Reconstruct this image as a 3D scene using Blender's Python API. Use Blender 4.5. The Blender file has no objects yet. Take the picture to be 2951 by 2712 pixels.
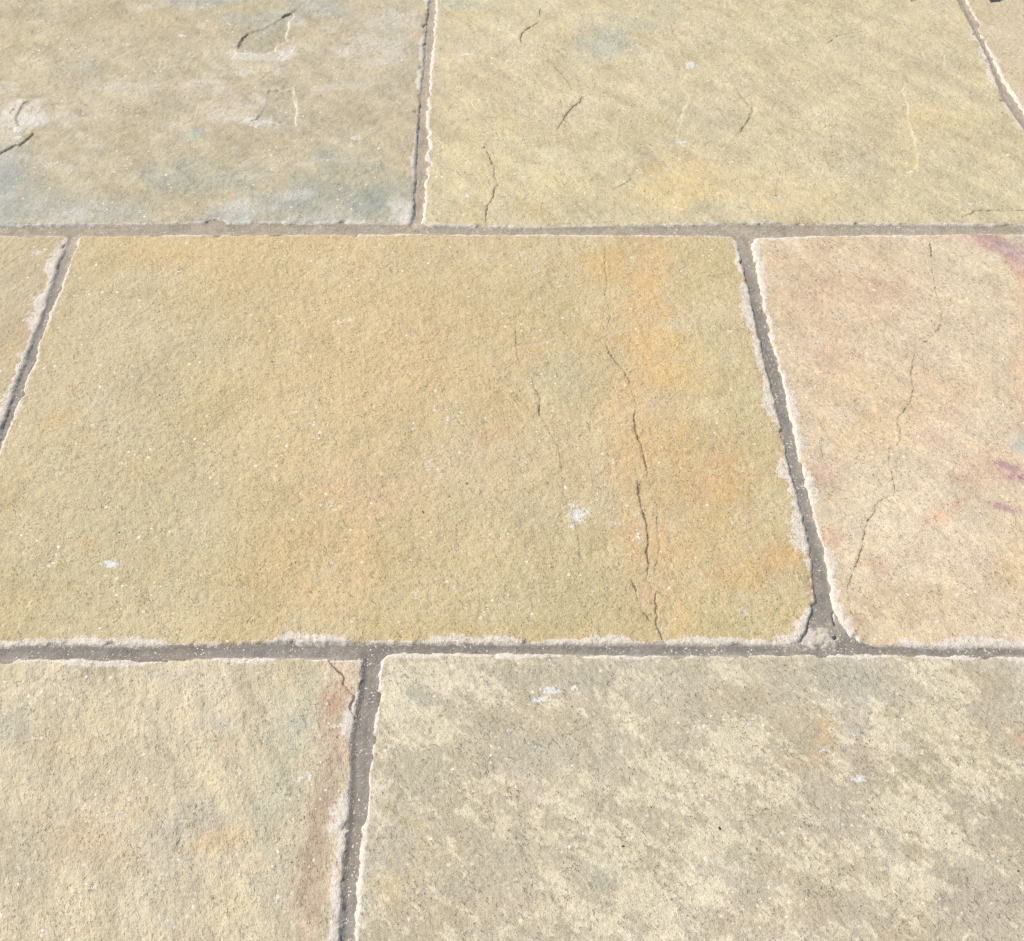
import bpy, math, random
import numpy as np

scene = bpy.context.scene
PI = math.pi

# ------------------------------------------------------------------ camera
CAM_H = 0.95
PITCH = math.radians(51.7)          # below the horizon
F_PX = 3200.0                       # focal length on a 2951 px wide frame
cam_d = bpy.data.cameras.new('camera')
cam_d.sensor_width = 36.0
cam_d.lens = 36.0 * F_PX / 2951.0
cam_d.clip_start = 0.01
cam_d.clip_end = 500.0
cam = bpy.data.objects.new('camera', cam_d)
scene.collection.objects.link(cam)
cam.location = (0, 0, CAM_H)
cam.rotation_euler = (PI / 2 - PITCH, 0, 0)
scene.camera = cam

# ------------------------------------------------------------------ sky, sun, exposure
SUN_DIR = np.array([-0.84, 0.40, 0.92]); SUN_DIR /= np.linalg.norm(SUN_DIR)   # towards the sun
sun_el = math.asin(SUN_DIR[2]); sun_az = math.atan2(SUN_DIR[0], SUN_DIR[1])
world = bpy.data.worlds.new('World'); scene.world = world
world.use_nodes = True
wn = world.node_tree.nodes; wl = world.node_tree.links
wn.clear()
sky = wn.new('ShaderNodeTexSky'); sky.sky_type = 'NISHITA'; sky.sun_disc = False
sky.sun_elevation = sun_el; sky.sun_rotation = sun_az
bg = wn.new('ShaderNodeBackground'); bg.inputs['Strength'].default_value = 0.09
wo = wn.new('ShaderNodeOutputWorld')
wl.new(sky.outputs[0], bg.inputs['Color']); wl.new(bg.outputs[0], wo.inputs['Surface'])
sd = bpy.data.lights.new('sun', 'SUN'); sd.energy = 4.2; sd.angle = math.radians(0.55)
sd.color = (1.0, 0.955, 0.88)
so = bpy.data.objects.new('sun', sd); scene.collection.objects.link(so)
from mathutils import Vector
so.rotation_euler = Vector((-SUN_DIR[0], -SUN_DIR[1], -SUN_DIR[2])).to_track_quat('-Z', 'Y').to_euler()
scene.view_settings.view_transform = 'Standard'
scene.view_settings.look = 'None'
scene.view_settings.gamma = 1
scene.view_settings.use_curve_mapping = False
scene.view_settings.exposure = 0.45

# ------------------------------------------------------------------ ground-plane geometry of the place
SP, CP = math.sin(PITCH), math.cos(PITCH)
def ground(px, py):
    """a point of the photograph -> (x, y) in metres on the patio"""
    u = (np.asarray(px, float) - 1475.5) / F_PX
    v = (1356.0 - np.asarray(py, float)) / F_PX
    dy = CP + v * SP; dz = -SP + v * CP
    t = -CAM_H / dz
    return u * t, dy * t
def photo(x, y):
    """(x, y) on the patio -> where it shows; used only to look up the hand-noted marks of the stones"""
    zc = y * CP + CAM_H * SP
    zc = np.maximum(zc, 0.05)
    return 1475.5 + F_PX * x / zc, 1356.0 - F_PX * (y * SP - CAM_H * CP) / zc

# ------------------------------------------------------------------ noise
_rng = np.random.RandomState(7)
_ang = _rng.rand(256, 256) * 2 * PI
_gx = np.cos(_ang).astype(np.float32); _gy = np.sin(_ang).astype(np.float32)
def gn(x, y, seed=0):
    x = x + seed * 17.31 + 1000; y = y + seed * 9.77 + 1000
    xi = np.floor(x).astype(np.int64); yi = np.floor(y).astype(np.int64)
    fx = (x - xi).astype(np.float32); fy = (y - yi).astype(np.float32)
    x0 = xi & 255; y0 = yi & 255; x1 = (xi + 1) & 255; y1 = (yi + 1) & 255
    u = fx * fx * fx * (fx * (fx * 6 - 15) + 10); v = fy * fy * fy * (fy * (fy * 6 - 15) + 10)
    a = _gx[y0, x0] * fx + _gy[y0, x0] * fy
    b = _gx[y0, x1] * (fx - 1) + _gy[y0, x1] * fy
    c = _gx[y1, x0] * fx + _gy[y1, x0] * (fy - 1)
    d = _gx[y1, x1] * (fx - 1) + _gy[y1, x1] * (fy - 1)
    return ((a + (b - a) * u) + ((c + (d - c) * u) - (a + (b - a) * u)) * v) * 1.5
def fbm(x, y, octv=4, seed=0, gain=0.5):
    s = 0; a = 1.0; t = 0; f = 1.0
    for k in range(octv):
        s = s + a * gn(x * f, y * f, seed + k * 3); t += a; a *= gain; f *= 2.03
    return s / t
def sst(a, b, x):
    t = np.clip((x - a) / (b - a), 0, 1)
    return t * t * (3 - 2 * t)
def rot(x, y, deg):
    c, s = math.cos(math.radians(deg)), math.sin(math.radians(deg))
    return x * c + y * s, -x * s + y * c

# ------------------------------------------------------------------ colours (real surface colour; K = light and exposure)
K = np.array([1.48, 1.49, 1.57])
def lin(c):
    c = np.asarray(c, float) / 255.0
    l = np.where(c <= 0.04045, c / 12.92, ((c + 0.055) / 1.055) ** 2.4)
    return l / K

# ------------------------------------------------------------------ materials
def new_mat(name):
    m = bpy.data.materials.new(name); m.use_nodes = True
    nt = m.node_tree; nt.nodes.clear()
    return m, nt
class NB:
    def __init__(s, nt): s.nt = nt
    def n(s, t, **kw):
        nd = s.nt.nodes.new(t)
        for k, v in kw.items(): setattr(nd, k, v)
        return nd
    def l(s, a, b): s.nt.links.new(a, b)
    def val(s, sock, v):
        if hasattr(v, 'type') and hasattr(v, 'links'): s.l(v, sock)
        else: sock.default_value = v
    def math(s, op, a, b=None, c=None, clamp=False):
        m = s.n('ShaderNodeMath', operation=op, use_clamp=clamp)
        s.val(m.inputs[0], a)
        if b is not None: s.val(m.inputs[1], b)
        if c is not None: s.val(m.inputs[2], c)
        return m.outputs[0]
    def mr(s, v, a, b, c=0.0, d=1.0, smooth=True):
        m = s.n('ShaderNodeMapRange'); m.interpolation_type = 'SMOOTHSTEP' if smooth else 'LINEAR'
        s.val(m.inputs['Value'], v)
        for nme, q in (('From Min', a), ('From Max', b), ('To Min', c), ('To Max', d)): s.val(m.inputs[nme], q)
        return m.outputs['Result']
    def noise(s, vec, scale, detail=3, rough=0.55):
        m = s.n('ShaderNodeTexNoise'); s.l(vec, m.inputs['Vector'])
        m.inputs['Scale'].default_value = scale; m.inputs['Detail'].default_value = detail
        m.inputs['Roughness'].default_value = rough
        return m.outputs['Fac']
    def vor(s, vec, scale):
        m = s.n('ShaderNodeTexVoronoi'); s.l(vec, m.inputs['Vector']); m.inputs['Scale'].default_value = scale
        return m
    def mix(s, f, a, b, blend='MIX'):
        m = s.n('ShaderNodeMix', data_type='RGBA', blend_type=blend)
        s.val(m.inputs['Factor'], f)
        for sock, v in ((m.inputs['A'], a), (m.inputs['B'], b)):
            if isinstance(v, (tuple, list, np.ndarray)): sock.default_value = (*[float(q) for q in v[:3]], 1)
            else: s.l(v, sock)
        return m.outputs['Result']
    def attr(s, name):
        a = s.n('ShaderNodeAttribute'); a.attribute_name = name
        return a

def speckle(b, vec, scale, keep, size):
    """small flecks: voronoi cells kept at random, each with its own size"""
    v = b.vor(vec, scale)
    sep = b.n('ShaderNodeSeparateColor'); b.l(v.outputs['Color'], sep.inputs[0])
    r = b.math('GREATER_THAN', sep.outputs[0], keep)
    sz = b.math('MULTIPLY', sep.outputs[1], size)
    d = b.mr(b.math('SUBTRACT', v.outputs['Distance'], sz), -0.06, 0.06, 1, 0)
    return b.math('MULTIPLY', r, d)

def make_stone(name, ang, stretch):
    m, nt = new_mat(name); b = NB(nt)
    geo = b.n('ShaderNodeNewGeometry')
    pos = geo.outputs['Position']
    mp = b.n('ShaderNodeMapping'); b.l(pos, mp.inputs['Vector'])
    mp.inputs['Rotation'].default_value = (0, 0, math.radians(ang))
    mp.inputs['Scale'].default_value = (stretch, 1.0, 1.0); mp.vector_type = 'TEXTURE'
    pv = mp.outputs[0]
    base = b.attr('tint').outputs['Color']
    mk = b.attr('marks'); ms = b.n('ShaderNodeSeparateColor'); b.l(mk.outputs['Color'], ms.inputs[0])
    crack, pale, film_edge_light = ms.outputs[0], ms.outputs[1], ms.outputs[2]
    chalk = b.attr('chalk').outputs['Fac']
    # mineral grain
    g1 = b.noise(pv, 480, 3, 0.65); g2 = b.noise(pv, 120, 4, 0.62); g3 = b.noise(pos, 900, 2, 0.5)
    f = b.math('ADD', b.mr(g1, 0.30, 0.70, 0.88, 1.10, False), b.mr(g2, 0.32, 0.68, -0.07, 0.06, False))
    f = b.math('ADD', f, b.mr(g3, 0.3, 0.7, -0.07, 0.07, False))
    cc = b.n('ShaderNodeCombineColor')
    for i, k in enumerate((0.92, 1.0, 1.12)): b.l(b.math('POWER', f, k), cc.inputs[i])
    col = b.mix(1.0, base, cc.outputs[0], 'MULTIPLY')
    # iron-dark mineral pits
    pit = b.math('MULTIPLY', b.mr(b.noise(pv, 400, 2, 0.6), 0.59, 0.68), b.mr(b.noise(pos, 45, 3), 0.40, 0.62, 0.25, 1.0))
    col = b.mix(b.math('MULTIPLY', pit, 0.28), col, lin((140, 122, 92)))
    # pale quartz flecks and a few mica flakes in clusters, their glints painted white
    cl = b.mr(b.noise(pos, 16, 3), 0.44, 0.60, 0.12, 1)
    fl = speckle(b, pos, 330, 0.955, 0.42)
    col = b.mix(b.math('MULTIPLY', fl, b.math('MULTIPLY_ADD', cl, 0.8, 0.15)), col, lin((244, 236, 214)))
    fl2 = b.math('MULTIPLY', speckle(b, pos, 260, 0.915, 0.52), cl)
    col = b.mix(b.math('MULTIPLY', fl2, 0.9), col, lin((250, 248, 238)))
    dk = speckle(b, pos, 60, 0.988, 0.09)
    col = b.mix(b.math('MULTIPLY', dk, 0.75), col, lin((70, 60, 42)))
    # pale ledge edges: wear, plus sunlight on the facing side painted in
    en = b.noise(pos, 420, 3, 0.7)
    pf = b.mr(b.math('MULTIPLY_ADD', en, 1.9, pale), 1.85, 1.35)
    col = b.mix(b.math('MULTIPLY', pf, 0.66), col, lin((248, 238, 220)))
    # chalky white marks
    cn = b.noise(pos, 300, 3, 0.7)
    cf = b.mr(b.math('ADD', chalk, b.math('MULTIPLY_ADD', cn, 3.2, -1.95)), 0.30, 0.55)
    col = b.mix(b.math('MULTIPLY', cf, 0.9), col, lin((243, 243, 243)))
    # mortar film along the stone's edge, with the lit chipped arris painted in
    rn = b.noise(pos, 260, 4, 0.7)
    rf = b.mr(b.math('ADD', film_edge_light, b.math('MULTIPLY_ADD', rn, 1.1, -0.55)), 0.34, 0.62)
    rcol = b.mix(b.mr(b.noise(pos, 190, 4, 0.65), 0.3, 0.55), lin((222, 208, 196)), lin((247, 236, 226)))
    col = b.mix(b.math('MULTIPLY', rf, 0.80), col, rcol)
    # crack and ledge lines: dirt, plus lee-side shade painted dark
    kn = b.noise(pos, 500, 2, 0.6)
    kf = b.mr(b.math('MULTIPLY_ADD', kn, 1.1, crack), 1.6, 1.15)
    col = b.mix(b.math('MULTIPLY', kf, 0.80), col, lin((124, 106, 82)))
    bs = b.n('ShaderNodeBsdfPrincipled'); b.l(col, bs.inputs['Base Color'])
    b.l(b.mr(fl2, 0, 1, 0.86, 0.45), bs.inputs['Roughness'])
    bs.inputs['Specular IOR Level'].default_value = 0.32
    h = b.math('ADD', b.math('MULTIPLY', b.noise(pv, 520, 4, 0.65), 0.8), b.math('MULTIPLY', b.noise(pos, 800, 2, 0.5), 0.35))
    h = b.math('SUBTRACT', h, b.math('MULTIPLY', pit, 0.45))
    bp = b.n('ShaderNodeBump'); bp.inputs['Strength'].default_value = 1.0; bp.inputs['Distance'].default_value = 0.0015
    b.l(h, bp.inputs['Height']); b.l(bp.outputs[0], bs.inputs['Normal'])
    out = b.n('ShaderNodeOutputMaterial'); b.l(bs.outputs[0], out.inputs['Surface'])
    return m

def make_mortar():
    m, nt = new_mat('mortar'); b = NB(nt)
    pos = b.n('ShaderNodeNewGeometry').outputs['Position']
    base = b.attr('tint').outputs['Color']
    f = b.math('ADD', b.mr(b.noise(pos, 420, 3, 0.6), 0.3, 0.7, 0.84, 1.12, False), b.mr(b.noise(pos, 60, 4, 0.6), 0.32, 0.68, -0.15, 0.15, False))
    cc = b.n('ShaderNodeCombineColor')
    for i in range(3): b.l(f, cc.inputs[i])
    col = b.mix(1.0, base, cc.outputs[0], 'MULTIPLY')
    cl = b.mr(b.noise(pos, 40, 3), 0.4, 0.62, 0.2, 1)
    col = b.mix(b.math('MULTIPLY', speckle(b, pos, 620, 0.80, 0.60), cl), col, lin((248, 240, 228)))
    col = b.mix(b.math('MULTIPLY', speckle(b, pos, 700, 0.80, 0.5), 0.5), col, lin((206, 196, 184)))
    col = b.mix(b.math('MULTIPLY', speckle(b, pos, 400, 0.95, 0.4), 0.7), col, lin((92, 80, 70)))
    bs = b.n('ShaderNodeBsdfPrincipled'); b.l(col, bs.inputs['Base Color'])
    bs.inputs['Roughness'].default_value = 0.92; bs.inputs['Specular IOR Level'].default_value = 0.2
    h = b.math('ADD', b.noise(pos, 520, 4, 0.7), b.math('MULTIPLY', b.noise(pos, 180, 3, 0.6), 0.8))
    bp = b.n('ShaderNodeBump'); bp.inputs['Strength'].default_value = 0.8; bp.inputs['Distance'].default_value = 0.001
    b.l(h, bp.inputs['Height']); b.l(bp.outputs[0], bs.inputs['Normal'])
    out = b.n('ShaderNodeOutputMaterial'); b.l(bs.outputs[0], out.inputs['Surface'])
    return m

def simple_mat(name, c1, c2, scale, rough=0.7, bump=0.0, trans=0.0):
    m, nt = new_mat(name); b = NB(nt)
    pos = b.n('ShaderNodeNewGeometry').outputs['Position']
    n = b.noise(pos, scale, 4, 0.6)
    col = b.mix(b.mr(n, 0.35, 0.65), c1, c2)
    bs = b.n('ShaderNodeBsdfPrincipled'); b.l(col, bs.inputs['Base Color']); bs.inputs['Roughness'].default_value = rough
    if bump:
        bp = b.n('ShaderNodeBump'); bp.inputs['Strength'].default_value = 0.7; bp.inputs['Distance'].default_value = bump
        b.l(n, bp.inputs['Height']); b.l(bp.outputs[0], bs.inputs['Normal'])
    out = b.n('ShaderNodeOutputMaterial')
    if trans:
        tr = b.n('ShaderNodeBsdfTranslucent'); b.l(col, tr.inputs['Color'])
        mx = b.n('ShaderNodeMixShader'); mx.inputs[0].default_value = trans
        b.l(bs.outputs[0], mx.inputs[1]); b.l(tr.outputs[0], mx.inputs[2]); b.l(mx.outputs[0], out.inputs['Surface'])
    else: b.l(bs.outputs[0], out.inputs['Surface'])
    return m

# ------------------------------------------------------------------ outlines of the slabs, noted from the photograph
def edge_x(pts):   # near-vertical joint side: x as a function of y
    p = np.array(pts, float); x, y = ground(p[:, 0], p[:, 1]); o = np.argsort(y)
    X, Y = x[o], y[o]
    s0 = (X[-1] - X[0]) / (Y[-1] - Y[0])
    X = np.concatenate([[X[0] - s0 * 3], X, [X[-1] + s0 * 3]]); Y = np.concatenate([[Y[0] - 3], Y, [Y[-1] + 3]])
    return lambda q: np.interp(q, Y, X)
def edge_y(pts):
    p = np.array(pts, float); x, y = ground(p[:, 0], p[:, 1]); o = np.argsort(x)
    return lambda q: np.interp(q, x[o], y[o])
cx = lambda v: (lambda q: np.full_like(q, v))

row1_bot = edge_y([(-900, 656), (0, 650), (200, 647), (400, 645), (590, 640), (598, 634), (625, 629), (648, 634), (655, 642), (800, 641), (1000, 643), (1170, 645), (1215, 648), (1400, 652), (1480, 655), (1700, 651), (1900, 648), (2100, 645), (2500, 645), (2951, 648), (3800, 650)])
row2_top = edge_y([(-900, 682), (0, 679), (190, 681), (235, 680), (600, 676), (1000, 676), (1500, 678), (1700, 678), (2000, 677), (2100, 682), (2170, 688), (2300, 684), (2500, 678), (2951, 676), (3800, 676)])
row2_bot = edge_y([(-900, 1866), (0, 1862), (200, 1857), (400, 1860), (600, 1856), (800, 1848), (1000, 1851), (1300, 1852), (1600, 1855), (1900, 1853), (2200, 1858), (2330, 1858), (2480, 1859), (2700, 1861), (2951, 1866), (3800, 1870)])
row3_top = edge_y([(-900, 1900), (0, 1902), (300, 1906), (600, 1900), (900, 1898), (1035, 1902), (1130, 1889), (1400, 1888), (1700, 1890), (2000, 1891), (2300, 1890), (2600, 1892), (2951, 1895), (3800, 1900)])
tl_r = edge_x([(1234, 0), (1224, 100), (1216, 199), (1206, 298), (1199, 398), (1194, 497), (1189, 597), (1184, 646)])
tm_l = edge_x([(1258, 0), (1251, 124), (1243, 199), (1233, 298), (1232, 365), (1243, 384), (1234, 398), (1244, 424), (1230, 440), (1231, 462), (1246, 472), (1229, 486), (1232, 512), (1226, 524), (1226, 572), (1218, 646)])
tm_r = edge_x([(2766, 15), (2806, 90), (2845, 164), (2885, 278), (2925, 338), (2951, 378)])
tr_l = edge_x([(2786, 0), (2810, 50), (2826, 70), (2816, 82), (2861, 164), (2895, 234), (2951, 323)])
ml_r = edge_x([(197, 681), (176, 735), (167, 751), (152, 812), (129, 873), (121, 903), (95, 971), (76, 1017), (57, 1070), (30, 1146), (4, 1221), (-215, 1860)])
mm_l = edge_x([(227, 681), (216, 721), (201, 759), (178, 827), (163, 861), (133, 937), (106, 1009), (104, 1036), (80, 1077), (61, 1142), (27, 1229), (6, 1282), (-190, 1860)])
mm_r = edge_x([(2117, 681), (2145, 795), (2167, 895), (2195, 1014), (2210, 1084), (2239, 1183), (2264, 1323), (2274, 1367), (2299, 1437), (2314, 1511), (2334, 1586), (2339, 1676), (2345, 1725), (2338, 1780), (2322, 1815), (2300, 1850)])
mr_l = edge_x([(2170, 691), (2185, 795), (2200, 885), (2219, 950), (2249, 1064), (2274, 1163), (2294, 1248), (2304, 1323), (2334, 1422), (2349, 1497), (2374, 1581), (2388, 1646), (2403, 1745), (2424, 1795), (2455, 1835), (2500, 1865)])
bl_r = edge_x([(1042, 1905), (1036, 1960), (1028, 2011), (1010, 2110), (1005, 2310), (985, 2500), (975, 2712)])
br_l = edge_x([(1110, 1890), (1095, 1926), (1092, 2011), (1075, 2160), (1060, 2334), (1045, 2458), (1025, 2712)])
Y_TOP1 = 1.226 * CAM_H + 0.66
Y_BOT3 = 0.545 * CAM_H - 0.62

# ------------------------------------------------------------------ marks noted from the photograph
# crack: points, half width in mm, ledge height in mm ; 'd' dirt plus painted lee shade, 'p' worn edge plus painted sunlight
CRACKS = [
 ('d', [(80,290),(66,300),(52,325),(46,342),(50,358),(62,371)], 0.9, 2.2),
 ('d', [(90,376),(96,386),(88,394),(70,408),(58,418),(42,420),(20,432),(4,442),(-30,460)], 1.0, 2.2),
 ('d', [(47,300),(42,312),(32,322),(26,338)], 0.6, 0.5),
 ('d', [(718,96),(700,110),(688,128),(684,142)], 1.1, 1.4),
 ('d', [(808,53),(822,45),(838,39),(846,44)], 1.5, 2.0),
 ('p', [(846,40),(846,50),(832,62),(830,85),(822,105),(828,118),(812,126),(795,133),(793,150)], 1.1, 1.6),
 ('p', [(793,150),(770,156),(745,158),(720,152),(700,152),(682,156),(672,148)], 1.0, 1.6),
 ('p', [(793,148),(815,160),(826,164),(842,150),(846,135)], 0.9, 0.8),
 ('d', [(772,274),(772,265),(780,261),(798,263),(820,260)], 0.5, 0.6),
 ('p', [(772,262),(800,258),(808,262),(840,258),(844,252),(848,270),(844,276),(850,300),(858,320),(852,340),(850,362)], 0.8, 0.8),
 ('d', [(752,330),(744,342),(732,348),(718,352)], 0.8, 1.0),
 ('p', [(738,344),(720,345),(700,352),(690,355)], 0.8, 0.4), ('p', [(770,364),(780,354),(795,354),(805,362),(822,356)], 0.9, 0.8),
 ('d', [(340,352),(400,362),(460,368),(540,370),(600,368),(660,360)], 0.22, 0.15),
 ('d', [(1558,22),(1554,38),(1558,52)], 0.6, 0.6), ('d', [(1556,60),(1538,74),(1518,84),(1504,98),(1500,116),(1504,134)], 0.75, 1.0),
 ('p', [(1232,172),(1262,178),(1300,172),(1335,160),(1375,158),(1412,164),(1440,175),(1458,180),(1458,200)], 1.0, 0.6),
 ('p', [(1442,150),(1448,132),(1460,128),(1474,132),(1474,150)], 0.7, 0.3),
 ('p', [(1500,196),(1515,205),(1540,218),(1552,240),(1566,255),(1568,270),(1588,280)], 0.8, 0.5),
 ('p', [(1560,286),(1576,292),(1560,305),(1545,315),(1542,328),(1560,345)], 0.8, 0.4),
 ('p', [(1560,165),(1585,166),(1592,190)], 0.7, 0.3),
 ('d', [(1586,172),(1600,196),(1616,212),(1634,232),(1644,248),(1646,258)], 0.6, 0.9),
 ('p', [(1646,262),(1660,270),(1680,272),(1700,282)], 0.9, 0.4),
 ('d', [(1678,276),(1672,292),(1650,306),(1638,322),(1625,340),(1614,358),(1604,375)], 0.85, 1.0),
 ('d', [(1392,430),(1396,420),(1400,434),(1412,460),(1424,486),(1424,510),(1432,532),(1424,548),(1420,570),(1404,594),(1400,625),(1395,645)], 0.75, 0.9),
 ('d', [(1818,508),(1816,520),(1800,530),(1782,538),(1764,544)], 0.6, 0.6),
 ('p', [(1640,512),(1660,520),(1690,526),(1700,545)], 0.6, 0.4),
 ('p', [(1980,210),(1974,230),(1958,244),(1974,264),(1988,280),(1980,300),(1968,318),(1964,350),(1954,370),(1952,400),(1975,412),(2000,416)], 0.9, 0.7),
 ('d', [(2118,252),(2135,280),(2150,298),(2168,310),(2168,322),(2158,340),(2148,358),(2135,374),(2120,392)], 0.7, 0.9),
 ('p', [(2122,394),(2100,398),(2075,402),(2060,406)], 0.7, 0.4), ('d', [(2060,402),(2042,408),(2030,420)], 0.5, 0.5),
 ('p', [(2205,0),(2215,16),(2220,36),(2236,55),(2230,64)], 0.8, 0.4),
 ('p', [(2230,104),(2260,102),(2290,110),(2325,118),(2352,128)], 0.7, 0.5),
 ('d', [(2382,130),(2398,116),(2415,104),(2440,98),(2470,92),(2500,88)], 0.7, 0.8),
 ('p', [(2400,112),(2440,98),(2480,90),(2515,84),(2560,88),(2600,94),(2608,106)], 0.7, 0.4),
 ('p', [(2618,108),(2650,112),(2684,120),(2700,136),(2720,158),(2726,200)], 0.9, 0.5),
 ('p', [(2545,100),(2580,118),(2596,130),(2600,140)], 0.6, 0.3),
 ('p', [(2616,238),(2604,250),(2602,264),(2610,280),(2618,310),(2616,345),(2626,370),(2636,410),(2645,440),(2644,480),(2625,492),(2600,504),(2578,520),(2576,532)], 0.9, 0.7),
 ('p', [(2545,552),(2585,548),(2640,556),(2680,575),(2710,600),(2740,622),(2768,630)], 0.7, 0.5),
 ('d', [(2770,630),(2776,624),(2800,616),(2808,608),(2840,608),(2880,604),(2951,606),(3060,610)], 0.7, 0.9),
 ('d', [(2680,700),(2684,720),(2682,745)], 0.9, 0.5),
 ('d', [(2714,900),(2712,930),(2700,955),(2680,975)], 0.4, 0.3),
 ('d', [(2682,745),(2690,800),(2700,850),(2714,900)], .36, .2), ('d', [(2680,975),(2655,995),(2638,1012)], .36, .2), ('d', [(2638,1012),(2630,1045),(2624,1080),(2628,1100),(2632,1120),(2622,1160),(2600,1190),(2588,1200),(2584,1222),(2594,1240),(2594,1268),(2585,1285),(2562,1288)], 0.5, 0.6),
 ('d', [(2562,1290),(2560,1340),(2570,1370),(2580,1420)], 0.4, 0.3),
 ('d', [(2575,1424),(2545,1436),(2522,1456),(2520,1478),(2500,1500),(2490,1540),(2486,1570),(2474,1610),(2458,1640),(2450,1670),(2440,1700),(2446,1740),(2452,1770)], 0.45, 0.5),
 ('d', [(2355,1270),(2365,1290),(2372,1320),(2390,1335),(2402,1350)], 0.4, 0.5),
 ('d', [(2345,1090),(2338,1096),(2334,1105)], 0.5, 0.5), ('d', [(2350,800),(2368,830),(2380,846)], 0.4, 0.4),
 # middle slab
 ('d', [(1818,1120),(1830,1150),(1832,1180)], .4, .3), ('d', [(1758,905),(1752,940),(1746,990)], .36, .2), ('d', [(1868,1625),(1862,1670),(1885,1700)], .5, .3), ('d', [(1496,1050),(1515,1070),(1532,1085)], .4, .3), ('d', [(1556,1200),(1575,1230),(1592,1262)], .36, .2), ('d', [(1620,1380),(1625,1430),(1650,1490),(1660,1525)], .36, .2), ('d', [(1870,1385),(1880,1430),(1895,1470),(1893,1520),(1900,1580),(1888,1640),(1890,1700)], .4, .3), ('d', [(1905,1835),(1912,1850)], .6, .3),
 ('d', [(1735,690),(1745,730),(1742,770),(1750,810),(1742,850),(1752,885),(1758,905)], 0.45, 0.35),
 ('d', [(1746,990),(1756,1020),(1780,1050),(1800,1075),(1812,1095),(1818,1120)], 0.65, 0.5),
 ('d', [(1832,1180),(1826,1205),(1830,1240),(1838,1265),(1850,1290),(1856,1320),(1862,1355),(1870,1385)], 0.9, 0.8),
 ('d', [(1836,1385),(1840,1420),(1846,1455),(1858,1490),(1866,1530),(1868,1560),(1862,1600),(1868,1625)], 1.0, 0.8),
 ('d', [(1820,1670),(1832,1700),(1838,1725)], 1.0, 0.5), ('d', [(1890,1700),(1888,1730),(1892,1770),(1890,1800),(1905,1835)], 0.9, 0.5),
 ('d', [(1846,1755),(1862,1775),(1880,1795)], 0.6, 0.4),
 ('d', [(1150,1060),(1200,1048),(1260,1036),(1350,1022),(1440,1006),(1520,990),(1600,975),(1700,962)], 0.28, 0.15),
 ('d', [(380,1222),(450,1212),(530,1200),(600,1184),(650,1176),(720,1160),(800,1140)], 0.2, 0.12),
 ('d', [(1484,940),(1486,990),(1490,1020),(1496,1050)], 0.5, 0.3), ('d', [(1532,1085),(1536,1105),(1545,1125),(1556,1145),(1556,1165),(1552,1182),(1556,1200)], 0.7, 0.45),
 ('d', [(1592,1262),(1608,1290),(1612,1320),(1618,1350),(1620,1380)], 0.4, 0.3),
 ('d', [(1660,1525),(1668,1565),(1672,1595),(1680,1620),(1698,1645)], 0.45, 0.4),
 ('d', [(1280,1105),(1276,1130),(1288,1150),(1302,1165),(1304,1185)], 0.4, 0.3),
 # lower left slab, broken corner
 ('d', [(946,1896),(948,1906),(962,1922),(976,1935),(990,1946),(988,1968),(1000,1985),(1012,1998),(1020,2004),(1018,2018),(1008,2028),(1009,2042),(1018,2060),(1024,2068)], 1.0, 1.0),
 ('d', [(585,2015),(588,2035),(584,2050)], 0.5, 0.4), ('d', [(686,2175),(684,2188)], 0.7, 0.4), ('d', [(515,2420),(508,2440),(506,2455)], 0.6, 0.4),
 # lower right slab, faint ledges
 ('d', [(1095,2320),(1130,2335),(1160,2355),(1180,2385)], 0.5, 0.8),
 ('d', [(2240,2640),(2262,2655),(2280,2660)], 0.7, 0.5), ('d', [(2423,2620),(2425,2632)], 0.6, 0.3),
 ('p', [(2130,2635),(2180,2632),(2230,2645)], 0.8, 0.4), ('p', [(2140,2645),(2134,2665)], 0.7, 0.4), ('p', [(2390,2460),(2450,2452),(2500,2440)], 0.6, 0.3),
]
SCARS = [ # places where a flake has split off, and its depth
 ([(684,142),(700,110),(720,95),(770,78),(800,60),(822,45),(840,38),(848,50),(832,62),(830,85),(822,105),(828,118),(812,126),(795,133),(793,150),(745,156),(700,152)], .0013),
 ([(772,274),(775,262),(840,258),(848,276),(855,330),(850,362),(800,355),(735,346),(752,330),(765,300)], .0008),
]
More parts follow.
